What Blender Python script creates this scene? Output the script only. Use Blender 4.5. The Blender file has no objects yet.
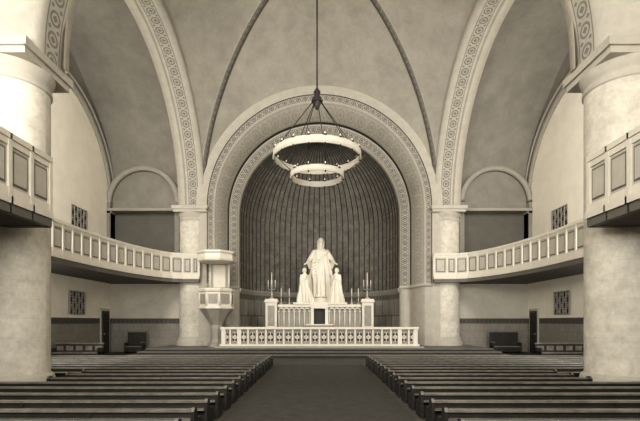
import bpy, bmesh, math, random
from mathutils import Vector, Matrix
random.seed(3)
pi=math.pi
S=bpy.context.scene
S.view_settings.view_transform='Standard'
try: S.view_settings.look='Medium High Contrast'
except Exception as e: print('look',e)
S.view_settings.exposure=.22
ZS=9.9; CY=21.7; A=7.85

# ---------------- materials ----------------
def sep(g): return (g, g*.93, g*.785, 1)
class NT:
    def __init__(s,m):
        m.use_nodes=True; s.t=m.node_tree; s.n=s.t.nodes; s.b=s.n['Principled BSDF']
    def new(s,k): return s.n.new(k)
    def link(s,a,b): s.t.links.new(a,b)
    def math(s,op,a,b=0.0,c=None):
        n=s.new('ShaderNodeMath'); n.operation=op
        for i,v in enumerate((a,b,c)):
            if v is None: continue
            if isinstance(v,(int,float)): n.inputs[i].default_value=v
            else: s.link(v,n.inputs[i])
        return n.outputs[0]
    def mix(s,f,a,b):
        n=s.new('ShaderNodeMix'); n.data_type='RGBA'
        if isinstance(f,(int,float)): n.inputs[0].default_value=f
        else: s.link(f,n.inputs[0])
        for v,i in ((a,6),(b,7)):
            if isinstance(v,tuple): n.inputs[i].default_value=v
            else: s.link(v,n.inputs[i])
        return n.outputs[2]
def noise_col(t,g,var,scale):
    tc=t.new('ShaderNodeTexCoord')
    n=t.new('ShaderNodeTexNoise'); n.inputs['Scale'].default_value=scale; n.inputs['Detail'].default_value=9; n.inputs['Roughness'].default_value=.75
    t.link(tc.outputs['Object'],n.inputs['Vector'])
    r=t.new('ShaderNodeMapRange'); r.inputs[1].default_value=.3; r.inputs[2].default_value=.7
    t.link(n.outputs[0],r.inputs[0])
    return t.mix(r.outputs[0],sep(g*(1-var)),sep(g*(1+var))), n, tc
def M(name,g,rough=.85,var=.12,scale=1.5,bump=.15,metal=0):
    m=bpy.data.materials.new(name); t=NT(m)
    c,n,tc=noise_col(t,g,var,scale)
    t.link(c,t.b.inputs['Base Color'])
    t.b.inputs['Roughness'].default_value=rough; t.b.inputs['Metallic'].default_value=metal
    if bump:
        n2=t.new('ShaderNodeTexNoise'); n2.inputs['Scale'].default_value=9; n2.inputs['Detail'].default_value=6
        t.link(tc.outputs['Object'],n2.inputs['Vector'])
        b=t.new('ShaderNodeBump'); b.inputs['Strength'].default_value=bump; b.inputs['Distance'].default_value=.05
        t.link(n2.outputs[0],b.inputs['Height']); t.link(b.outputs[0],t.b.inputs['Normal'])
    return m
def MO(name,g,gd,period=.8,kind=0):
    m=bpy.data.materials.new(name); t=NT(m)
    c,n,tc=noise_col(t,g,.14,2)
    sp=t.new('ShaderNodeSeparateXYZ'); t.link(tc.outputs['UV'],sp.inputs[0])
    u,v=sp.outputs[0],sp.outputs[1]
    fu=t.math('FRACT',t.math('DIVIDE',u,period))
    au=t.math('ABSOLUTE',t.math('SUBTRACT',fu,.5)); av=t.math('ABSOLUTE',t.math('SUBTRACT',v,.5))
    d=t.math('SQRT',t.math('ADD',t.math('POWER',au,2.0),t.math('POWER',t.math('MULTIPLY',av,1.1),2.0)))
    ring=t.math('MULTIPLY',t.math('LESS_THAN',d,.36),t.math('GREATER_THAN',d,.25))
    core=t.math('LESS_THAN',t.math('ADD',au,av),.17)
    au2=t.math('SUBTRACT',.5,au); av2=t.math('ABSOLUTE',t.math('SUBTRACT',av,.27))
    d2=t.math('ADD',t.math('MULTIPLY',au2,1.1),av2)
    leaf=t.math('LESS_THAN',d2,.12)
    bord=t.math('MULTIPLY',t.math('GREATER_THAN',av,.42),t.math('LESS_THAN',av,.475))
    mask=t.math('MAXIMUM',t.math('MAXIMUM',ring,core),t.math('MAXIMUM',leaf,bord))
    mask=t.math('MULTIPLY',mask,.85)
    col=t.mix(mask,c,sep(gd)); t.link(col,t.b.inputs['Base Color']); t.b.inputs['Roughness'].default_value=.85
    return m
def MB(name,g,gd,w,h,mortar=.012,var=.08,mono=True,nv=.14):
    m=bpy.data.materials.new(name); t=NT(m)
    c,n,tc=noise_col(t,g,nv,2.5)
    br=t.new('ShaderNodeTexBrick'); t.link(tc.outputs['UV'],br.inputs['Vector'])
    br.inputs['Scale'].default_value=1; br.inputs['Brick Width'].default_value=w; br.inputs['Row Height'].default_value=h
    br.inputs['Mortar Size'].default_value=mortar; br.inputs['Color1'].default_value=(1,1,1,1); br.inputs['Color2'].default_value=(1-var,)*3+(1,)
    br.inputs['Mortar'].default_value=(gd,gd,gd,1)
    mm=t.new('ShaderNodeMix'); mm.data_type='RGBA'; mm.blend_type='MULTIPLY'; mm.inputs[0].default_value=1
    t.link(c,mm.inputs[6]); t.link(br.outputs[0],mm.inputs[7]); t.link(mm.outputs[2],t.b.inputs['Base Color'])
    t.b.inputs['Roughness'].default_value=.8
    return m
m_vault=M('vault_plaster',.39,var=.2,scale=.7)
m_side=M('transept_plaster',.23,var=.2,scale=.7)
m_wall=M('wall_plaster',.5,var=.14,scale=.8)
m_lun=M('lit_plaster',.85,var=.08,scale=.8)  # window light on the end walls put into a paler plaster colour
m_dark=M('dark_panel',.13,var=.15,scale=.8)  # darker plaster for the panel below each rear lunette
m_band=M('arch_stone',.48,var=.12,scale=2)
m_ring=M('lunette_stone',.32,var=.1,scale=2)
m_orn=MO('arch_ornament',.42,.17,.62)
m_orn2=MO('apse_arch_ornament',.42,.07,.45)
m_splay=MO('splay_ornament',.46,.37,.8)
m_orn3=MO('rib_ornament',.22,.07,.4)
m_frieze=MO('dado_frieze',.13,.02,.3)
m_col=MB('column_ashlar',.64,.88,1.6,.55,.01,.1,True,.24)
m_apse=M('apse_plaster',.19,var=.45,scale=1.8)
m_apsel=MB('apse_dado_panels',.34,.5,.9,1.3,.05,.15)
m_dado=MB('dado_tiles',.27,.75,.5,.5,.015,.1)
m_bal=M('gallery_paint',.68,.6,.08,2)
m_balp=M('gallery_panel_paint',.48,.6,.1,2)
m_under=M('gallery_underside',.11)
m_mar=M('white_marble',.72,.45,.06,2,.03)
m_marg=M('grey_marble',.32,.5,.2,3,.03)
m_blk=M('dark_recess',.03,.6,.1,2,0)
m_wood=M('pew_wood',.028,.45,.35,3,.1)
m_woodt=M('pew_top_highlight',.19,.35,.45,3,.05)  # highlight along pew tops put into a paler wood colour; benches share it
m_floor=MB('floor_tiles',.09,.6,.6,.6,.012,.2)
m_carpet=M('aisle_carpet',.06,.9,.35,3,.2)
m_step=M('dais_steps',.16,.6,.2,2,.05)
m_stepd=M('dais_riser',.03,.7,.2,2,.05)
m_iron=M('dark_iron',.04,.5,.2,3,0)
m_brass=M('pale_metal',.5,.4,.1,3,0,.3)
m_statue=M('statue_plaster',.8,.6,.05,4,.03)
m_candle=M('candle_wax',.8,.5,.03,3,0)

# ---------------- mesh builder ----------------
class B:
    def __init__(s,name,mats):
        s.name=name; s.mats=mats; s.bm=bmesh.new(); s.uv=s.bm.loops.layers.uv.new('UVMap')
    def face(s,vs,m=0,uv=None,smooth=False):
        try: f=s.bm.faces.new(vs)
        except ValueError: return None
        f.material_index=m; f.smooth=smooth
        if uv:
            for l,q in zip(f.loops,uv): l[s.uv].uv=q
        return f
    def box(s,x0,x1,y0,y1,z0,z1,m=0):
        if x0>x1:x0,x1=x1,x0
        if y0>y1:y0,y1=y1,y0
        v=[s.bm.verts.new((x,y,z)) for z in (z0,z1) for y in (y0,y1) for x in (x0,x1)]
        for q in ((0,2,3,1),(4,5,7,6),(0,1,5,4),(2,6,7,3),(0,4,6,2),(1,3,7,5)):
            f=s.face([v[i] for i in q],m)
            f.normal_update(); n=f.normal
            for l in f.loops:
                c=l.vert.co
                l[s.uv].uv=(c.y,c.z) if abs(n.x)>.5 else ((c.x,c.z) if abs(n.y)>.5 else (c.x,c.y))
    def obox(s,p,q,w0,w1,z0,z1,m=0,ext=0):
        p=Vector(p[:2]);q=Vector(q[:2]);d=(q-p).normalized();n=Vector((-d.y,d.x)); p=p-d*ext;q=q+d*ext
        c=[p+n*w0,q+n*w0,q+n*w1,p+n*w1]
        v=[s.bm.verts.new((a.x,a.y,z)) for z in (z0,z1) for a in c]
        for f in ((3,2,1,0),(4,5,6,7),(0,1,5,4),(1,2,6,5),(2,3,7,6),(3,0,4,7)): s.face([v[i] for i in f],m)
    def prism(s,pts,z0,z1,m=0):
        a=[s.bm.verts.new((p[0],p[1],z0)) for p in pts]; b=[s.bm.verts.new((p[0],p[1],z1)) for p in pts]
        s.face(a[::-1],m); s.face(b,m); k=len(pts)
        for i in range(k): s.face([a[i],a[(i+1)%k],b[(i+1)%k],b[i]],m)
    def grid(s,rows,ml=0,us=None,smooth=True,vs=None):
        V=[[s.bm.verts.new(p) for p in r] for r in rows]
        for i in range(len(rows)-1):
            for j in range(len(rows[0])-1):
                m=ml[j] if isinstance(ml,(list,tuple)) else ml
                u0,u1=(us[i],us[i+1]) if us else (i,i+1)
                a,b=(vs[j],vs[j+1]) if vs else (0,1)
                s.face([V[i][j],V[i+1][j],V[i+1][j+1],V[i][j+1]],m,[(u0,a),(u1,a),(u1,b),(u0,b)],smooth)
    def lathe(s,cx,cy,prof,seg=32,m=0,smooth=True,rot=0):
        R=prof[0][0] if prof[0][0]>.1 else 1
        rows=[];us=[]
        for i in range(seg+1):
            a=2*pi*i/seg+rot
            rows.append([(cx+r*math.cos(a),cy+r*math.sin(a),z) for r,z in prof]); us.append(a*R)
        s.grid(rows,m,us,smooth,[z for r,z in prof])
    def tube(s,p,q,r1,r2=None,seg=8,m=0,caps=True):
        r2=r1 if r2 is None else r2
        p=Vector(p);q=Vector(q);d=(q-p).normalized()
        u=d.orthogonal().normalized();w=d.cross(u)
        a=[s.bm.verts.new(p+(u*math.cos(2*pi*i/seg)+w*math.sin(2*pi*i/seg))*r1) for i in range(seg)]
        b=[s.bm.verts.new(q+(u*math.cos(2*pi*i/seg)+w*math.sin(2*pi*i/seg))*r2) for i in range(seg)]
        for i in range(seg): s.face([a[i],a[(i+1)%seg],b[(i+1)%seg],b[i]],m,None,True)
        if caps: s.face(a[::-1],m); s.face(b,m)
    def ball(s,c,r,m=0,seg=14):
        if isinstance(r,(int,float)): r=(r,r,r)
        mat=Matrix.Translation(c)@Matrix.Diagonal((r[0],r[1],r[2],1))
        res=bmesh.ops.create_uvsphere(s.bm,u_segments=seg,v_segments=seg//2+2,radius=1,matrix=mat)
        for v in res['verts']:
            for f in v.link_faces: f.material_index=m; f.smooth=True
    def ring(s,c,R,r,m=0,seg=48,axis='z',sq=None):
        rows=[]
        k=8
        for i in range(seg+1):
            a=2*pi*i/seg; row=[]
            for j in range(k+1):
                b=2*pi*j/k; dr=r*math.cos(b); dz=(sq or r)*math.sin(b)
                if axis=='z': row.append((c[0]+(R+dr)*math.cos(a),c[1]+(R+dr)*math.sin(a),c[2]+dz))
                elif axis=='y': row.append((c[0]+(R+dr)*math.cos(a),c[1]+dz,c[2]+(R+dr)*math.sin(a)))
                else: row.append((c[0]+dz,c[1]+(R+dr)*math.cos(a),c[2]+(R+dr)*math.sin(a)))
            rows.append(row)
        s.grid(rows,m)
    def done(s,weld=True,loc=None,recalc=False):
        if weld: bmesh.ops.remove_doubles(s.bm,verts=s.bm.verts,dist=1e-4)
        if recalc: bmesh.ops.recalc_face_normals(s.bm,faces=s.bm.faces)
        me=bpy.data.meshes.new(s.name); s.bm.to_mesh(me); s.bm.free()
        for m in s.mats: me.materials.append(m)
        o=bpy.data.objects.new(s.name,me); S.collection.objects.link(o)
        if loc: o.location=loc
        return o
def copy(o,name,loc=None,scale=None):
    c=bpy.data.objects.new(name,o.data); S.collection.objects.link(c)
    if loc is not None: c.location=loc
    if scale: c.scale=scale
    for md in o.modifiers:
        n=c.modifiers.new(md.name,md.type)
        if md.type=='REMESH': n.mode='VOXEL'; n.voxel_size=md.voxel_size; n.use_smooth_shade=True
        if md.type=='SMOOTH': n.factor=md.factor; n.iterations=md.iterations
    return c

# ---------------- floor ----------------
b=B('floor',[m_floor,m_carpet]); b.box(-15,15,-7.2,39.5,-.3,0,0); b.done()
b=B('aisle_carpet_runner',[m_carpet]); b.box(-2.05,2.05,-2,21.3,.0,.02,0); b.done()
b=B('chancel_platform',[m_step,m_stepd])
for i,(y,z,x) in enumerate(((25.2,.2,11.0),(25.7,.35,10.7),(26.2,.5,10.4))):
    b.box(-x,x,y,30.55,0.0,z-.05,1); b.box(-x-.03,x+.03,y-.04,30.55,z-.05,z,0)
b.box(-6.7,6.7,30.5,32.4,0,.5,0)
b.prism([(5.85*math.cos(pi*k/32),32.38+5.85*math.sin(pi*k/32)) for k in range(33)],0,.5,0)
b.done()
# ---------------- sail vault ----------------
Rs=math.sqrt(A*A+8.2*8.2)
b=B('ceiling',[m_vault])
N=56; rows=[]
for i in range(N+1):
    x=-A+2*A*i/N
    rows.append([(x,CY-A+2*A*j/N,ZS+math.sqrt(Rs*Rs-x*x-(-A+2*A*j/N)**2)) for j in range(N+1)])
b.grid(rows); b.done()
b=B('trim_vault_ribs',[m_orn3,m_band])
for sx in (1,-1):
    rows=[];us=[]
    n=80
    for i in range(n+1):
        t=-A*1.0+2*A*i/n
        x=t; y=t*sx; 
        R=Rs-.05; z=math.sqrt(max(0,R*R-2*t*t))
        c=Vector((x,CY+y,ZS+z)); w=Vector((1,-sx,0)).normalized()
        rad=Vector((x,y,z)).normalized()
        rows.append([c+w*.17+rad*.06,c+w*.17,c-w*.17,c-w*.17+rad*.06]); us.append(math.asin(max(-1,min(1,t*1.414/R)))*R)
    b.grid(rows,[1,0,1],us,True)
b.done()
# ---------------- crossing arches ----------------
def arc_pts(prof_r,n=64): return [pi*i/n for i in range(n+1)]
def arch_x(name,sx):
    prof=[(8.3,7.85),(8.0,7.85),(8.0,8.22),(8.0,8.9),(8.0,9.02),(8.0,9.14),(8.0,9.6),(9.0,9.6)]
    b=B(name,[m_orn,m_band,m_ring])
    rows=[];us=[]
    for a in arc_pts(0,72):
        rows.append([(sx*X,CY+r*math.cos(a),ZS+r*math.sin(a)) for r,X in prof]); us.append(a*8)
    b.grid(rows,[1,1,0,1,2,1,1],us); return b.done(False)
arch_x('wall_crossing_arch_west',-1); arch_x('wall_crossing_arch_east',1)
b=B('wall_nave_arch',[m_orn,m_band])
prof=[(8.3,CY-A),(8.0,CY-A),(8.0,CY-A-.4),(8.0,12.7),(8.0,12.2),(10.1,12.2)]
rows=[];us=[]
for a in arc_pts(0,72):
    rows.append([(r*math.cos(a),y,ZS+r*math.sin(a)) for r,y in prof]); us.append(a*8)
b.grid(rows,[1,1,0,1,1],us); b.done(False)
# ---------------- chancel arch with jambs ----------------
yb=CY+A
prof=[(8.35,yb),(7.62,yb),(7.58,yb+.04),(7.22,yb+.12),(7.12,yb+.2),(6.62,31.5),(6.6,31.85),(6.5,31.85),(5.97,31.9),(5.92,32.4)]
mm=[1,2,0,1,3,2,1,0,1]
b=B('wall_chancel_arch',[m_orn2,m_band,m_blk,m_splay])
rows=[];us=[];n=72; ZJ=4.7
path=[('l',z) for z in [ZJ+(ZS-ZJ)*k/10 for k in range(10)]]+[('a',pi-pi*i/n) for i in range(n+1)]+[('r',ZS-(ZS-ZJ)*k/10) for k in range(1,11)]
for k,v in path:
    if k=='a': rows.append([(r*math.cos(v),y,ZS+r*math.sin(v)) for r,y in prof]); us.append(9.5+(pi-v)*7)
    elif k=='l': rows.append([(-r,y,v) for r,y in prof]); us.append(v-.4)
    else: rows.append([(r,y,v) for r,y in prof]); us.append(9.5+pi*7+ZS-v)
b.grid(rows,mm,us)
for s in (-1,1):
    b.grid([[(s*r,y,z) for r,y in prof] for z in (.4,ZJ)],1,[0,1])
    # moulding closing the plain jamb
    q=[(7.62,yb-.02),(7.12,yb+.15),(6.6,31.45),(6.5,31.8),(5.9,31.85)]
    b.grid([[(s*(r-d),y-d,z) for r,y in q] for z,d in ((ZJ-.2,0),(ZJ-.15,.08),(ZJ,.1),(ZJ+.05,0))],1)
b.done(False)
# ---------------- apse ----------------
b=B('wall_apse',[m_apsel,m_ring,m_apse,m_orn3])
AR=5.92; AYc=32.4
cols=[(AR,.4),(AR,3.9),(AR,4.25),(AR-.12,4.45),(AR-.12,4.6),(AR,4.65)]
for z in (5.3,7,8.5,9.3): cols.append((AR,z))
ml=[0,3,1,1,1,2,2,2,2]
cols.append((AR,ZS))
ml.append(2)
for k in range(1,17):
    t=pi/2*k/16; cols.append((AR*math.cos(t)+1e-4,ZS+AR*math.sin(t))); ml.append(2)
ml=ml[:len(cols)-1]
rows=[];us=[]
for i in range(65):
    a=pi*i/64; rows.append([(r*math.cos(a),AYc+r*math.sin(a),z) for r,z in cols]); us.append(a*AR)
vs=[z for r,z in cols]
V=[[b.bm.verts.new(p) for p in r] for r in rows]
for i in range(64):
    for j in range(len(cols)-1):
        m=ml[j]; v0,v1=(0,1) if m==3 else (vs[j],vs[j+1])
        b.face([V[i][j],V[i+1][j],V[i+1][j+1],V[i][j+1]],m,[(us[i],v0),(us[i+1],v0),(us[i+1],v1),(us[i],v1)],True)
b.done(False)
m_rib=M('apse_rib',.06)
m_ros=M('apse_rosette',.36)
b=B('trim_apse_ribs',[m_rib,m_ros])
NR=36
for i in range(1,NR):
    a=pi*i/NR; prev=None
    pts=[((AR-.03),z) for z in (4.65,9.3,ZS)]+[((AR-.03)*math.cos(pi/2*k/14),ZS+(AR-.03)*math.sin(pi/2*k/14)) for k in range(1,14)]
    for r,z in pts:
        p=(r*math.cos(a),AYc+r*math.sin(a),z)
        if prev: b.tube(prev,p,.035,seg=5,caps=False)
        prev=p
    ha=pi/NR/2
    for k in range(1,10,2):
        t=pi/2*k/15; r=(AR-.03)*math.cos(t)
        b.ball((r*math.cos(a+ha),AYc+r*math.sin(a+ha),ZS+(AR-.03)*math.sin(t)),.05,1,6)
    for z in (5.4,6.5,7.6,8.7):
        b.ball(((AR-.03)*math.cos(a+ha),AYc+(AR-.03)*math.sin(a+ha),z),.05,1,6)
b.done()
# ---------------- transepts ----------------
def transept(sx,side):
    X0,X1=9.5,14.6
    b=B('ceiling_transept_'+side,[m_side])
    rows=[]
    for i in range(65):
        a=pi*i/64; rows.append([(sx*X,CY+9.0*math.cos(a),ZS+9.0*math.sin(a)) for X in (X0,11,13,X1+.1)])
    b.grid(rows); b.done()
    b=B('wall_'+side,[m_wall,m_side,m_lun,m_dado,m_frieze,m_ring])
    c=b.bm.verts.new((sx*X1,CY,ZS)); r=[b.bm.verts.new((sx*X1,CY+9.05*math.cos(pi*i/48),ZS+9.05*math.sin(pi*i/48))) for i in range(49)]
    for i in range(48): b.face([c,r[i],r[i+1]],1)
    b.box(sx*X1,sx*(X1+.3),12.3,31,0,2.0,3); 
    b.grid([[(sx*(X1-.02),y,2.0),(sx*(X1-.02),y,2.35)] for y in (12.3,30.7)],4,[0,18.4],False)
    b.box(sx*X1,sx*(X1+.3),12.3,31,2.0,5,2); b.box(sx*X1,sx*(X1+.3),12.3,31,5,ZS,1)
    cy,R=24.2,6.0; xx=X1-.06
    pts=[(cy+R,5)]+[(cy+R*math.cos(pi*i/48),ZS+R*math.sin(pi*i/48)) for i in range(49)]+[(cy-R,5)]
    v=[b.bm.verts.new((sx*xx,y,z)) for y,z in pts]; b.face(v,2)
    for (ra,rb,xa) in ((6.0,6.45,.22),(6.5,6.62,.3)):
        rows=[]
        for i in range(49):
            a=pi*i/48
            rows.append([(sx*xx,cy+ra*math.cos(a),ZS+ra*math.sin(a)),(sx*(X1-xa),cy+ra*math.cos(a),ZS+ra*math.sin(a)),(sx*(X1-xa),cy+rb*math.cos(a),ZS+rb*math.sin(a)),(sx*xx,cy+rb*math.cos(a),ZS+rb*math.sin(a))])
        b.grid(rows,5)
    b.box(sx*X1,sx*(X1-.3),cy+R-.25,30.6,5,ZS-.05,1)
    b.box(sx*X1,sx*(X1-.38),cy+R-.35,30.6,ZS-.35,ZS,5)
    b.done()
    b=B('wall_rear_'+side,[m_wall,m_side,m_dark,m_dado,m_frieze,m_ring])
    x0=7.9
    b.box(sx*x0,sx*X1,30.6,30.9,0,2.0,3)
    b.grid([[(sx*x,30.58,2.0),(sx*x,30.58,2.35)] for x in (x0,X1)],4,[0,6.7],False)
    b.box(sx*x0,sx*X1,30.6,30.9,2.0,4.8,0); b.box(sx*x0,sx*X1,30.6,30.9,4.8,ZS+1,1)
    xc,R=12.1,2.2; zc=10.3
    pts=[(xc+R*math.cos(pi*i/32),zc+R*math.sin(pi*i/32)) for i in range(33)]
    pts=[(xc+R,ZS-.1)]+pts+[(xc-R,ZS-.1)]
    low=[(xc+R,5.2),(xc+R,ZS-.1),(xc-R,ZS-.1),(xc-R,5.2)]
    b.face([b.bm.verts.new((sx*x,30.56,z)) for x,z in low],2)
    b.face([b.bm.verts.new((sx*x,30.2,z)) for x,z in pts],1)
    rows=[]
    for i in range(33):
        a=pi*i/32
        rows.append([(sx*(xc+r*math.cos(a)),y,zc+r*math.sin(a)) for r,y in ((R,30.2),(R,29.85),(R+.3,29.85),(R+.3,30.5))])
    b.grid(rows,5)
    b.box(sx*(xc-R-.3),sx*(xc-R),29.85,30.6,5,zc,1); b.box(sx*(xc+R),sx*(X1),29.85,30.6,5,zc,1)
    b.box(sx*(xc-R-.4),sx*X1,29.75,30.6,ZS-.22,ZS-.04,5)
    b.done()
    b=B('wall_front_'+side,[m_wall]); b.box(sx*10.1,sx*X1,12.2,12.6,0,20,0); b.done()
    b=B('wall_nave_'+side,[m_wall]); b.box(sx*10,sx*10.3,-7.2,12.4,0,ZS,0); b.done()
    b=B('door_'+('1' if sx<0 else '2'),[m_blk,m_band,m_wood])
    b.box(sx*14.58,sx*14.5,29.0,30.25,0,3.0,1); b.box(sx*14.5,sx*14.47,29.15,30.1,0,2.85,2)
    for z0,z1 in ((.2,1.2),(1.4,2.7)):
        for y0 in (29.22,29.66): b.box(sx*14.47,sx*14.45,y0,y0+.36,z0,z1,0)
    b.ball((sx*14.43,29.3,1.3),.04,1,8); b.done()
    k=1 if sx<0 else 3
    for (y,z,w,h) in ((26.2,3.25,1.6,1.35),(26.4,8.4,1.7,1.2)):
        b=B('window_%d'%k,[m_blk,m_marg]); k+=1
        y0,y1,z0,z1=y-w/2,y+w/2,z-h/2,z+h/2
        b.box(sx*14.56,sx*14.53,y0,y1,z0,z1,0)
        for i in range(6):
            yy=y0+w*i/5; b.box(sx*14.53,sx*14.48,yy-.025,yy+.025,z0-.03,z1+.03,1)
        for i in range(5):
            zz=z0+h*i/4; b.box(sx*14.53,sx*14.49,y0,y1,zz-.02,zz+.02,1)
        for i in range(5):
            for j in range(4):
                if (i+j)%2: b.box(sx*14.53,sx*14.5,y0+w*i/5+.1,y0+w*(i+1)/5-.1,z0+h*j/4+.08,z0+h*(j+1)/4-.08,1)
        b.done()
transept(-1,'west'); transept(1,'east')
b=B('ceiling_nave',[m_vault]); rows=[]
for i in range(49):
    a=pi*i/48; rows.append([(10.1*math.cos(a),y,ZS+10.1*math.sin(a)) for y in (-7.2,0,6,12.25)])
b.grid(rows); b.done()
b=B('wall_back',[m_wall]); b.box(-10.3,10.3,-7.5,-7.1,0,20.2,0); b.done()

# ---------------- columns ----------------
def column(name,x,y,z0,r=1.0,w=1.2):
    b=B(name,[m_col,m_band])
    b.lathe(x,y,[(0,z0),(r+.22,z0),(r+.22,z0+.25),(r+.14,z0+.32),(r+.1,z0+.5),(r+.02,z0+.58)],40,1,False)
    b.lathe(x,y,[(r+.02,z0+.5),(r,z0+.6),(r,9.0)],40,0)
    b.lathe(x,y,[(r,8.95),(r+.05,8.97),(r+.05,9.07),(r,9.1),(r,9.2),(r+.05,9.25),(r+.1,9.4),(r+.13,9.5)],40,1)
    b.box(x-w+.08,x+w-.08,y-w+.08,y+w-.08,9.5,9.68,1); b.box(x-w,x+w,y-w,y+w,9.68,9.92,1)
    b.done(False)
column('column',-8.7,30.4,.5); column('column.001',8.7,30.4,.5); column('column.002',-9.15,13.05,0,.97,1.15); column('column.003',9.05,13.05,0,1.0,1.15)

# ---------------- galleries ----------------
def resample(P,step):
    D=[]
    Q=[P[0]]+P+[P[-1]]
    for i in range(1,len(Q)-2):
        p0,p1,p2,p3=[Vector(q) for q in Q[i-1:i+3]]
        for k in range(20):
            t=k/20; D.append(.5*((2*p1)+(p2-p0)*t+(2*p0-5*p1+4*p2-p3)*t*t+(3*p1-p0-3*p2+p3)*t**3))
    D.append(Vector(P[-1]))
    L=sum((D[i+1]-D[i]).length for i in range(len(D)-1)); n=max(1,round(L/step)); st=L/n
    out=[D[0]];acc=0;t=st
    for i in range(len(D)-1):
        l=(D[i+1]-D[i]).length
        while acc+l>=t-1e-6 and len(out)<=n:
            out.append(D[i].lerp(D[i+1],(t-acc)/l if l else 0)); t+=st
        acc+=l
    return out
ZB,ZT=4.74,6.67
def rail(b,pts,s):
    for i in range(len(pts)-1):
        p,q=pts[i],pts[i+1]
        b.obox(p,q,-.04,.04,ZB+.45,ZT-.1,1)
        b.obox(p,q,-.12,.12,ZT-.14,ZT,0,.03)
        b.obox(p,q,-.08,.08,ZT-.3,ZT-.14,0,.01)
        b.obox(p,q,-.09,.09,ZB+.4,ZB+.62,0,.01)
        b.obox(p,q,-.16,.14,ZB+.22,ZB+.4,0,.03)
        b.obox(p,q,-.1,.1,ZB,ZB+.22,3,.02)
        d=(q-p).normalized()
        b.obox(p-d*.06,p+d*.06,-.1,.1,ZB+.4,ZT-.14,0)
        b.obox(p+d*.12,q-d*.12,-.05,.05,ZB+.7,ZT-.38,3)
        b.obox(p+d*.17,q-d*.17,-.065,.065,ZB+.75,ZT-.43,1)
    p=pts[-1]; d=(pts[-1]-pts[-2]).normalized(); b.obox(p-d*.07,p+d*.07,-.085,.085,ZB+.4,ZT-.1,0)
m_bead=M('gallery_bead_dark',.14,.6,.1,2)  # dark beads around the gallery panels and along the lower edge
def gallery(sx,name):
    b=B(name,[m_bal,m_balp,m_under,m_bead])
    P=[(11.7,12.9),(11.72,19),(11.66,22.2),(11.3,25),(10.7,27.1),(9.95,28.6),(9.1,29.15)]
    xe=7.65 if sx>0 else 8.05
    pts=[Vector((sx*p.x,p.y)) for p in resample([Vector(p) for p in P],.78)]
    pts+= [Vector((sx*8.5,29.2)),Vector((sx*xe,29.2))]
    rail(b,pts,sx)
    fl=[(p.x,p.y) for p in pts]+[(sx*xe,30.55),(sx*14.54,30.55),(sx*14.54,12.7)]
    if sx>0: fl=fl[::-1]
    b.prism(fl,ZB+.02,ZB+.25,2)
    b.done()
gallery(-1,'gallery_balcony'); gallery(1,'gallery_balcony.001')
def ngallery(sx,name):
    b=B(name,[m_bal,m_balp,m_under,m_bead])
    pts=[Vector((sx*7.55,12.15-.8*i)) for i in range(24)]
    rail(b,pts,sx); rail(b,[Vector((sx*7.55,12.15)),Vector((sx*8.3,12.15)),Vector((sx*9.1,12.15)),Vector((sx*9.9,12.15))],sx)
    b.box(sx*7.55,sx*9.98,-7,12.15,ZB+.02,ZB+.25,2)
    b.done()
ngallery(-1,'nave_gallery_balcony'); ngallery(1,'nave_gallery_balcony.001')

# ---------------- pews ----------------
PH=.54
def pew_mesh(x0,x1):
    b=B('pew',[m_wood,m_woodt]); L=x1-x0
    b.box(x0+.05,x1-.05,-.03,.0,.06,PH-.03,0)
    b.box(x0+.03,x1-.03,-.08,.07,PH-.04,PH,1)
    b.box(x0+.05,x1-.05,.0,.34,.27,.30,0); b.box(x0+.05,x1-.05,.32,.35,.22,.30,0)
    b.box(x0+.05,x1-.05,-.2,-.03,PH-.17,PH-.145,1)
    n=max(2,int(L/1.5))
    for i in range(n+1):
        x=x0+.06+(L-.12)*i/n
        b.box(x-.03,x+.03,-.05,-.03,.0,PH-.03,0); b.box(x-.025,x+.025,0,.32,0,.27,0)
    for x in (x0,x1-.06):
        pr=[(-.14,0),(.38,0),(.38,.32),(.3,.36),(.12,.38),(.06,PH+.02),(-.08,PH+.05),(-.14,PH-.02)]
        a=[b.bm.verts.new((x,p[0],p[1])) for p in pr]; c=[b.bm.verts.new((x+.06,p[0],p[1])) for p in pr]
        b.face(a,0); b.face(c[::-1],0)
        for i in range(len(pr)):
            b.face([a[i],a[(i+1)%8],c[(i+1)%8],c[i]],1 if 2<=i<=6 else 0)
    return b
first={}
cnt=0
def pew(x0,x1,y):
    global cnt
    k=(x0,x1); nm='pew' if cnt==0 else 'pew.%03d'%cnt; cnt+=1
    if k not in first:
        o=pew_mesh(x0,x1).done(); o.name=nm; first[k]=o; o.location=(0,y,0)
    else: copy(first[k],nm,(0,y,0))
y=2.4
while y<21.2:
    if y<11.45: xe=9.6
    elif y<14.6: xe=7.6
    else: xe=14.2
    for sx in (-1,1):
        k=(2.2,xe) if sx>0 else (-xe,-2.2); pew(k[0],k[1],y)
    y+=.9

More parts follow.
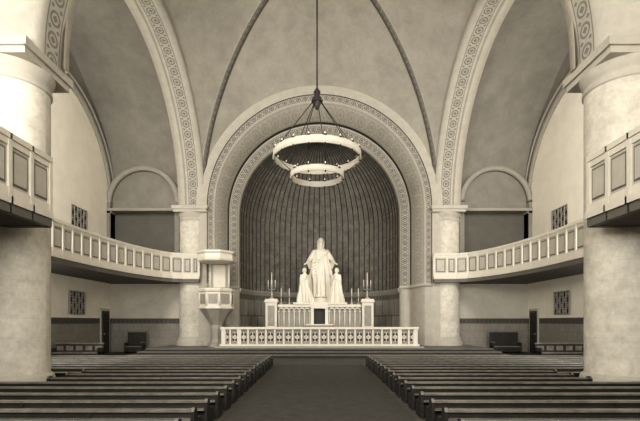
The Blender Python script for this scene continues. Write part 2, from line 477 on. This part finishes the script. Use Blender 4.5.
# ---------------- altar rail ----------------
def altar_rail():
    b=B('altar_rail',[m_mar,m_marg,m_blk])
    y0,z0,zt=27.4,.5,1.79; W=6.12
    b.box(-W-.1,W+.1,y0-.24,y0+.2,z0,z0+.22,0); b.box(-W-.05,W+.05,y0-.24,y0+.24,zt-.14,zt,0); b.box(-W,W,y0-.14,y0+.1,zt-.2,zt-.14,1)
    b.box(-W+.1,W-.1,y0-.06,y0+.1,z0+.2,zt-.2,1)
    n=22; w=2*W/n
    for i in range(n+1):
        x=-W+w*i; big=i in (0,2,n-2,n)
        h=.13 if big else .05
        x=min(max(x,-W+h),W-h)
        b.box(x-h,x+h,y0-.18,y0+.16,z0+.2,zt-.14,0)
    for i in range(n):
        x=-W+w*(i+.5); zc=(z0+.22+zt-.2)/2; hw=w/2-.11
        b.box(x-hw,x+hw,y0-.075,y0-.06,zc-.3,zc+.3,1)
        for (dx,dz) in ((-.5,.5),(.5,.5),(-.5,-.5),(.5,-.5)):
            b.box(x+dx*hw-.065,x+dx*hw+.065,y0-.085,y0-.07,zc+dz*.32-.08,zc+dz*.32+.08,2)
        b.ring((x,y0-.09,zc),.1,.03,0,16,'y')
        b.box(x-.02,x+.02,y0-.1,y0-.07,zc-.3,zc+.3,0); b.box(x-hw,x+hw,y0-.1,y0-.07,zc-.02,zc+.02,0)
    b.box(-W-.3,W+.3,y0-.62,y0-.26,z0,z0+.1,1)
    b.done()
altar_rail()
b=B('altar_dais',[m_step,m_stepd])
for k,(w,y0) in enumerate(((5.0,30.9),(4.8,31.3),(4.6,31.7))): b.box(-w,w,y0,35.5,.5,.5+.25*(k+1),0)
b.done()
def altar():
    b=B('altar',[m_mar,m_marg,m_blk])
    z0=1.25; y0=32.5
    for sx in (-1,1):
        x=3.55*sx
        b.box(x-.5,x+.5,y0-.5,y0+.5,z0,z0+.35,0); b.box(x-.42,x+.42,y0-.42,y0+.42,z0+.35,3.55,0)
        b.box(x-.5,x+.5,y0-.5,y0+.5,3.55,3.68,0); b.box(x-.45,x+.45,y0-.45,y0+.45,3.68,3.8,0)
        b.box(x-.25,x+.25,y0-.44,y0-.41,z0+.55,3.3,1)
        xa,xb=(.65,3.1)
        b.box(sx*xa,sx*xb,y0-.12,y0+.3,z0,z0+.3,0); b.box(sx*xa,sx*xb,y0-.16,y0+.3,3.2,3.4,0)
        b.box(sx*xa,sx*xb,y0+.1,y0+.2,z0+.3,3.2,1)
        n=6
        for i in range(n+1):
            xx=sx*(xa+.08+(xb-xa-.16)*i/n)
            b.tube((xx,y0,z0+.3),(xx,y0,2.85),.055,seg=10,m=0)
            b.box(xx-.08,xx+.08,y0-.09,y0+.09,2.85,2.95,0)
        for i in range(n):
            xc=sx*(xa+.08+(xb-xa-.16)*(i+.5)/n); w=(xb-xa-.16)/n/2
            rows=[[(xc+w*.85*math.cos(a),y0-.08,2.93+w*.85*math.sin(a)),(xc+w*1.15*math.cos(a),y0-.08,2.93+w*1.4*math.sin(a)),(xc+w*1.15*math.cos(a),y0+.08,2.93+w*1.4*math.sin(a))] for a in [pi*k/10 for k in range(11)]]
            b.grid(rows,0)
        b.box(sx*.42,sx*.65,y0-.25,y0+.5,z0,3.3,0)
    b.box(-.42,.42,y0+.1,y0+.2,z0,3.1,2); b.box(-.65,.65,y0-.3,y0+.5,3.1,3.4,0)
    b.box(-.9,.9,y0-.9,y0-.2,z0,z0+.6,1); b.box(-1.0,1.0,y0-1.0,y0-.2,z0+.6,z0+.7,0)
    b.box(-1.85,1.95,y0+.2,y0+2.6,z0,3.45,0); b.box(-1.95,2.05,y0-.25,y0+2.65,3.4,3.55,0)
    b.box(-1.1,1.2,y0+1.15,y0+2.6,3.55,3.75,0); b.box(-.95,1.1,y0+1.25,y0+2.55,3.75,3.98,0)
    b.done()
altar()
# ---------------- statues ----------------
def capsule(b,p,q,r1,r2):
    b.tube(p,q,r1,r2,12); b.ball(p,r1*1.001,0,12); b.ball(q,r2*1.001,0,12)
def hand(b,w,d,up,side,s=1):
    w=Vector(w); d=Vector(d).normalized(); n=Vector(up).normalized(); t=d.cross(n).normalized()*side
    for k in (-1.2,-.4,.4,1.2): capsule(b,w+d*.01+t*.012*k,w+d*.09+t*.018*k,.014,.013)
    for k,L in ((-1.3,.058),(-.45,.075),(.45,.08),(1.3,.072)):
        a=w+d*.09+t*.019*k; m=a+d*L*.5+t*.004*k; e=m+d*L*.45-n*.015
        capsule(b,a,m,.0105,.0095); capsule(b,m,e,.0095,.008)
    a=w+d*.025+t*.026; m=a+d*.03+t*.032; e=m+d*.032+t*.008
    capsule(b,a,m,.013,.011); capsule(b,m,e,.011,.009)
def figure(name,kind):
    b=B(name,[m_statue])
    big=kind=='christ'
    if big: sec=[(0,.27,.24),(.02,.3,.26),(.15,.3,.25),(.4,.29,.23),(.65,.3,.22),(.9,.29,.2),(1.05,.25,.175),(1.2,.235,.16),(1.34,.22,.15),(1.4,.17,.125),(1.45,.1,.085),(1.5,.062,.062),(1.56,.058,.06)]
    else: sec=[(0,.3,.33),(.02,.33,.35),(.15,.33,.36),(.4,.3,.34),(.62,.25,.27),(.8,.21,.2),(1.0,.19,.17),(1.2,.195,.15),(1.34,.19,.13),(1.41,.15,.11),(1.46,.09,.08),(1.5,.056,.056),(1.56,.054,.056)]
    seg=72;Z=[]
    for i in range(len(sec)-1):
        for k in range(4):
            t=k/4; Z.append(tuple(sec[i][j]*(1-t)+sec[i+1][j]*t for j in range(3)))
    Z.append(sec[-1])
    cols=[]
    for i in range(seg):
        a=2*pi*i/seg; r=[]
        for z,rx,ry in Z:
            amp=.17*max(0,1-z/1.5)+.02 if z<1.38 else 0
            diag=z*4.5 if z>.55 else z*1.2+1.8
            f=1+amp*math.sin(11*a+diag)+amp*.7*math.sin(5*a-diag*1.3)+amp*.3*math.sin(19*a+z*2)
            r.append(b.bm.verts.new((rx*f*math.cos(a),ry*f*math.sin(a),z)))
        cols.append(r)
    for i in range(seg):
        c0,c1=cols[i],cols[(i+1)%seg]
        for j in range(len(c0)-1): b.face([c0[j],c1[j],c1[j+1],c0[j+1]])
    b.face([c[0] for c in cols][::-1]); b.face([c[-1] for c in cols])
    for s in (-1,1):
        capsule(b,(s*.09,-.2,.04),(s*.11,-.33,.034),.045,.032)
    hz=1.645; b.ball((0,-.015,hz),(.078,.092,.108),0,20); b.ball((0,-.04,hz-.055),(.055,.06,.06),0,16)
    capsule(b,(0,0,1.45),(0,-.01,1.58),.06,.055)
    capsule(b,(0,-.102,hz+.02),(0,-.118,hz-.018),.009,.014)
    for s in (-1,1):
        capsule(b,(s*.018,-.098,hz+.03),(s*.045,-.088,hz+.03),.009,.008)
        b.ball((s*.03,-.088,hz+.012),(.012,.01,.008),0,8)
        b.ball((s*.078,-.005,hz),(.012,.02,.03),0,8)
        b.ball((s*.035,-.078,hz-.02),(.022,.02,.022),0,8)
    capsule(b,(-.018,-.1,hz-.048),(.018,-.1,hz-.048),.008,.008)
    b.ball((0,.025,hz+.03),(.088,.095,.095),0,18)
    for k in range(9):
        a=pi*k/8; x=.078*math.cos(a); y=.025+.065*math.sin(a)
        L=.17 if big else .1
        capsule(b,(x,y,hz+.02),(x*1.05,y+.01,hz-L),.026,.018)
    if big:
        for x in (-.03,0,.03): capsule(b,(x,-.085,hz-.07),(x*.5,-.1,hz-.13),.024,.014)
    for s in (-1,1):
        if big: sh,el,wr=(s*.185,0,1.35),(s*.32,-.03,1.12),(s*.38,-.24,1.0)
        else: sh,el,wr=(s*.165,0,1.35),(s*.22,-.06,1.1),(s*.03,-.2,1.22)
        capsule(b,sh,el,.066,.062)
        if big:
            capsule(b,el,wr,.058,.038)
            for k in range(6):
                t=k/5; p=Vector(el).lerp(Vector(wr),t*.8); capsule(b,p,p+Vector((-s*.04,.05,-.3+.14*t)),.036,.022)
            hand(b,wr,(s*.35,-.6,-.25),(s*.1,-.5,.8),s)
        else:
            capsule(b,el,wr,.06,.035); hand(b,wr,(-s*.05,-.3,1),(s,0,0),1)
            for k in range(4):
                t=k/3; p=Vector(el).lerp(Vector(wr),t*.7); capsule(b,p,p+Vector((0,.03,-.2+.08*t)),.045,.03)
    if big:
        for k in range(8):
            p=Vector((.2-.02*k,-.1,1.36-.05*k)); q=Vector((-.25+.015*k,-.16,1.0-.09*k)); mid=(p+q)/2+Vector((0,-.07,-.06))
            capsule(b,p,mid,.018,.022); capsule(b,mid,q,.022,.018)
    else:
        for k in range(9):
            a=pi*k/8; capsule(b,(.15*math.cos(a),.1*math.sin(a)+.02,1.36),(.28*math.cos(a),.26*math.sin(a),.1),.05,.06)
    o=b.done(True,None,True)
    r=o.modifiers.new('Remesh','REMESH'); r.mode='VOXEL'; r.voxel_size=.0085; r.use_smooth_shade=True
    sm=o.modifiers.new('Smooth','SMOOTH'); sm.factor=.4; sm.iterations=1
    return o
o=figure('christ_statue','christ'); o.scale=(2.75,2.5,2.69); o.location=(.1,34.4,3.985)
o=figure('attendant_statue','att'); o.scale=(1.7,1.55,1.5); o.location=(-1.12,33.0,3.555); o.rotation_euler=(0,0,math.radians(30))
c=copy(o,'attendant_statue.001',(1.28,33.0,3.555),(1.7,1.55,1.5)); c.rotation_euler=(0,0,math.radians(-30))
# ---------------- candelabra ----------------
def candelabrum(name,x,y,z,h=1.4,R=.26):
    b=B(name,[m_brass,m_candle])
    b.lathe(0,0,[(.0,0),(.2,0),(.2,.05),(.1,.12),(.05,.25),(.08,.35),(.045,.45),(.035,h*.55),(.075,h*.58),(.035,h*.62),(.03,h*.8),(.0,h*.8)],16,0)
    for i in range(4):
        a=2*pi*i/4; dx,dy=math.cos(a),math.sin(a); prev=None
        for k in range(9):
            t=k/8; r=R*math.sin(t*pi/2); zz=h*.55-.15*math.sin(t*pi)+t*.15
            p=(dx*r,dy*r,zz)
            if prev: b.tube(prev,p,.022,seg=6)
            prev=p
        b.lathe(prev[0],prev[1],[(0,prev[2]),(.07,prev[2]+.03),(.08,prev[2]+.06),(0,prev[2]+.06)],10,0)
        b.tube((prev[0],prev[1],prev[2]+.05),(prev[0],prev[1],prev[2]+.5),.028,seg=8,m=1)
    b.lathe(0,0,[(0,h*.8),(.08,h*.8+.03),(.09,h*.8+.06),(0,h*.8+.06)],10,0)
    b.tube((0,0,h*.8+.05),(0,0,h*.8+.85),.035,seg=8,m=1)
    b.done(True,(x,y,z))
candelabrum('candelabrum',-3.55,32.5,3.805); candelabrum('candelabrum.001',3.55,32.5,3.805)
def candlestick(name,x,y,z,h):
    b=B(name,[m_brass,m_candle])
    b.lathe(0,0,[(0,0),(.13,0),(.13,.04),(.05,.12),(.03,.25),(.06,.33),(.028,.4),(.028,h*.5),(.08,h*.53),(.08,h*.56),(0,h*.56)],12,0)
    b.tube((0,0,h*.55),(0,0,h),.035,.03,seg=8,m=1); b.done(True,(x,y,z))
for i,x in enumerate((-2.85,-2.25,2.4,2.9)):
    candlestick('altar_candlestick'+('' if i==0 else '.%03d'%i),x,32.55,3.405,1.2)
# ---------------- pulpit ----------------
def pulpit():
    b=B('pulpit',[m_mar,m_marg,m_blk,m_bal]); x,y=-6.68,28.4
    e=8; ro=pi/8
    b.lathe(x,y,[(0,.5),(.6,.5),(.6,.7),(.52,.8),(.42,1.0),(.42,1.9),(.52,2.1),(.78,2.5),(1.0,2.8),(1.08,2.95)],e,1,False,ro)
    b.lathe(x,y,[(1.08,2.95),(1.17,2.95),(1.17,3.08),(1.06,3.13),(1.06,4.0),(1.17,4.05),(1.2,4.17),(1.17,4.24),(.96,4.24),(.96,3.15),(0,3.15)],e,0,False,ro)
    for i in range(e):
        a=2*pi*i/e; c=Vector((math.cos(a),math.sin(a),0)); t=Vector((-c.y,c.x,0)); p=Vector((x,y,0))+c*1.0
        q=[p+t*.28,p-t*.28]
        b.obox(q[0],q[1],-.035,.035,3.27,3.88,1)
        b.tube(Vector((x,y,3.15))+Vector((math.cos(a+ro),math.sin(a+ro),0))*1.08,Vector((x,y,4.0))+Vector((math.cos(a+ro),math.sin(a+ro),0))*1.08,.06,seg=8,m=0)
    b.box(x-.55,x+.55,y+.75,y+.87,4.1,6.1,1); b.box(x-.4,x+.4,y+.72,y+.75,4.4,5.9,3)
    for s in (-1,1): b.tube((x+s*.62,y+.8,4.1),(x+s*.62,y+.8,6.1),.07,seg=10,m=0)
    b.lathe(x,y,[(0,5.95),(1.12,5.95),(1.22,6.0),(1.26,6.12),(1.18,6.2),(1.18,6.42),(1.3,6.5),(1.3,6.6),(.9,6.7),(.3,6.76),(0,6.78)],e,0,False,ro)
    for k in range(6): b.box(x-.3,x+.3,y+.95+.18*k,y+1.13+.18*k,.5,3.0-.35*k,1)
    b.done()
pulpit()
# ---------------- chandelier ----------------
def chandelier():
    b=B('chandelier',[m_bal,m_iron,m_candle]); y=CY
    for R,z,h in ((2.1,10.2,.26),(1.25,9.25,.2)):
        b.lathe(0,y,[(R-.02,z),(R+.1,z),(R+.06,z+h),(R,z+h),(R-.02,z+h),(R-.02,z)],64,0)
        b.ring((0,y,z),R+.03,.06,0,64); b.ring((0,y,z+h),R+.03,.05,0,64)
        n=18 if R>2 else 10
        for i in range(n):
            a=2*pi*i/n; c=(math.cos(a)*(R+.03),y+math.sin(a)*(R+.03))
            b.lathe(c[0],c[1],[(0,z+h),(.1,z+h+.03),(.1,z+h+.07),(0,z+h+.07)],8,1)
            b.tube((c[0],c[1],z+h+.05),(c[0],c[1],z+h+.18),.035,seg=8,m=2)
            b.tube((c[0],c[1],z-.12),(c[0],c[1],z),.03,.06,seg=6,m=1)
    for i in range(6):
        a=2*pi*i/6+.26
        b.tube((math.cos(a)*2.12,y+math.sin(a)*2.12,10.45),(math.cos(a)*.15,y+math.sin(a)*.15,13.1),.022,seg=5,m=1)
        b.tube((math.cos(a)*1.25,y+math.sin(a)*1.25,9.45),(math.cos(a)*2.12,y+math.sin(a)*2.12,10.2),.018,seg=5,m=1)
    b.lathe(0,y,[(0,12.6),(.1,12.7),(.2,12.95),(.24,13.2),(.12,13.35),(.18,13.5),(.06,13.7),(0,13.75)],16,1)
    b.ring((0,y,13.05),.25,.04,1,24)
    b.tube((0,y,13.7),(0,y,ZS+Rs+.02),.04,seg=8,m=1)
    o=b.done(); o.location.x=-.12
chandelier()
# ---------------- small furniture ----------------
def bench(name,x,y,w,h=1.1):
    b=B(name,[m_wood,m_woodt])
    b.box(-w/2,w/2,.25,.32,.08,h,0); b.box(-w/2-.03,w/2+.03,.2,.36,h,h+.06,1)
    b.box(-w/2,w/2,-.3,.25,.42,.48,1); b.box(-w/2,w/2,-.28,-.24,.1,.42,0)
    for s in (-1,1):
        b.box(s*(w/2),s*(w/2-.07),-.32,.34,0,.7,0); b.box(s*(w/2+.01),s*(w/2-.09),-.34,.3,.7,.75,1)
    n=max(2,int(w/.5))
    for i in range(n):
        xa=-w/2+w*i/n+.08; b.box(xa,xa+w/n-.16,.22,.25,.55,h-.1,1 if h<1 else 0)
    b.done(True,(x,y,0))
bench('choir_bench',12.6,29.6,1.9,1.4); bench('choir_bench.001',-12.5,29.6,1.2,1.4)
bench('choir_bench.002',-13.1,23.6,2.6,.9); bench('choir_bench.003',13.1,23.6,2.6,.9)

# ---------------- camera ----------------
cam=bpy.data.cameras.new('camera'); co=bpy.data.objects.new('camera',cam); S.collection.objects.link(co)
co.location=(0,0,2.1); co.rotation_euler=(pi/2,0,0)
cam.sensor_width=36; cam.lens=437/640*36; cam.shift_y=(322-210.5)/640; cam.shift_x=.0008; cam.clip_end=200
S.camera=co
# ---------------- lights ----------------
def area(name,loc,target,sx,sy,P,col=(1,.97,.92)):
    l=bpy.data.lights.new(name,'AREA'); l.shape='RECTANGLE'; l.size=sx; l.size_y=sy; l.energy=P; l.color=col
    o=bpy.data.objects.new(name,l); S.collection.objects.link(o); o.location=loc
    o.rotation_euler=(Vector(target)-Vector(loc)).to_track_quat('-Z','Y').to_euler(); return o
area('back_fill',(-2,-5,9),(0,26,7),9,6,2300)  # added frontal fill; the back wall has no window
for s in (-1,1):
    area('transept_daylight',(s*10.9,14.0,12),(s*14.5,25,9.5),3,4,1150)
    area('transept_low_fill',(s*11.5,13.4,2.8),(s*14.3,27,2.8),3,2,380)  # added low fill to brighten the walls under the galleries
    area('nave_side_fill',(s*9.5,4,8),(-s*6,22,10),4,3,1500 if s<0 else 300)  # added fill from the nave sides, stronger towards the right column
l=bpy.data.lights.new('vault_glow','POINT'); l.energy=380; l.shadow_soft_size=1.5; l.color=(1,.95,.88)
o=bpy.data.objects.new('vault_glow',l); S.collection.objects.link(o); o.location=(0,15.2,13.5)
l=bpy.data.lights.new('statue_fill_spot','SPOT'); l.energy=2300; l.spot_size=math.radians(26); l.spot_blend=.8; l.shadow_soft_size=.3  # added unseen spot to brighten the statue group
o=bpy.data.objects.new('statue_fill_spot',l); S.collection.objects.link(o); o.location=(7,15.5,13.5); o.rotation_euler=(Vector((0,32.5,4))-o.location).to_track_quat('-Z','Y').to_euler()
w=bpy.data.worlds.new('world'); S.world=w; w.use_nodes=True; w.node_tree.nodes['Background'].inputs[0].default_value=(.9,.8,.65,1); w.node_tree.nodes['Background'].inputs[1].default_value=.3
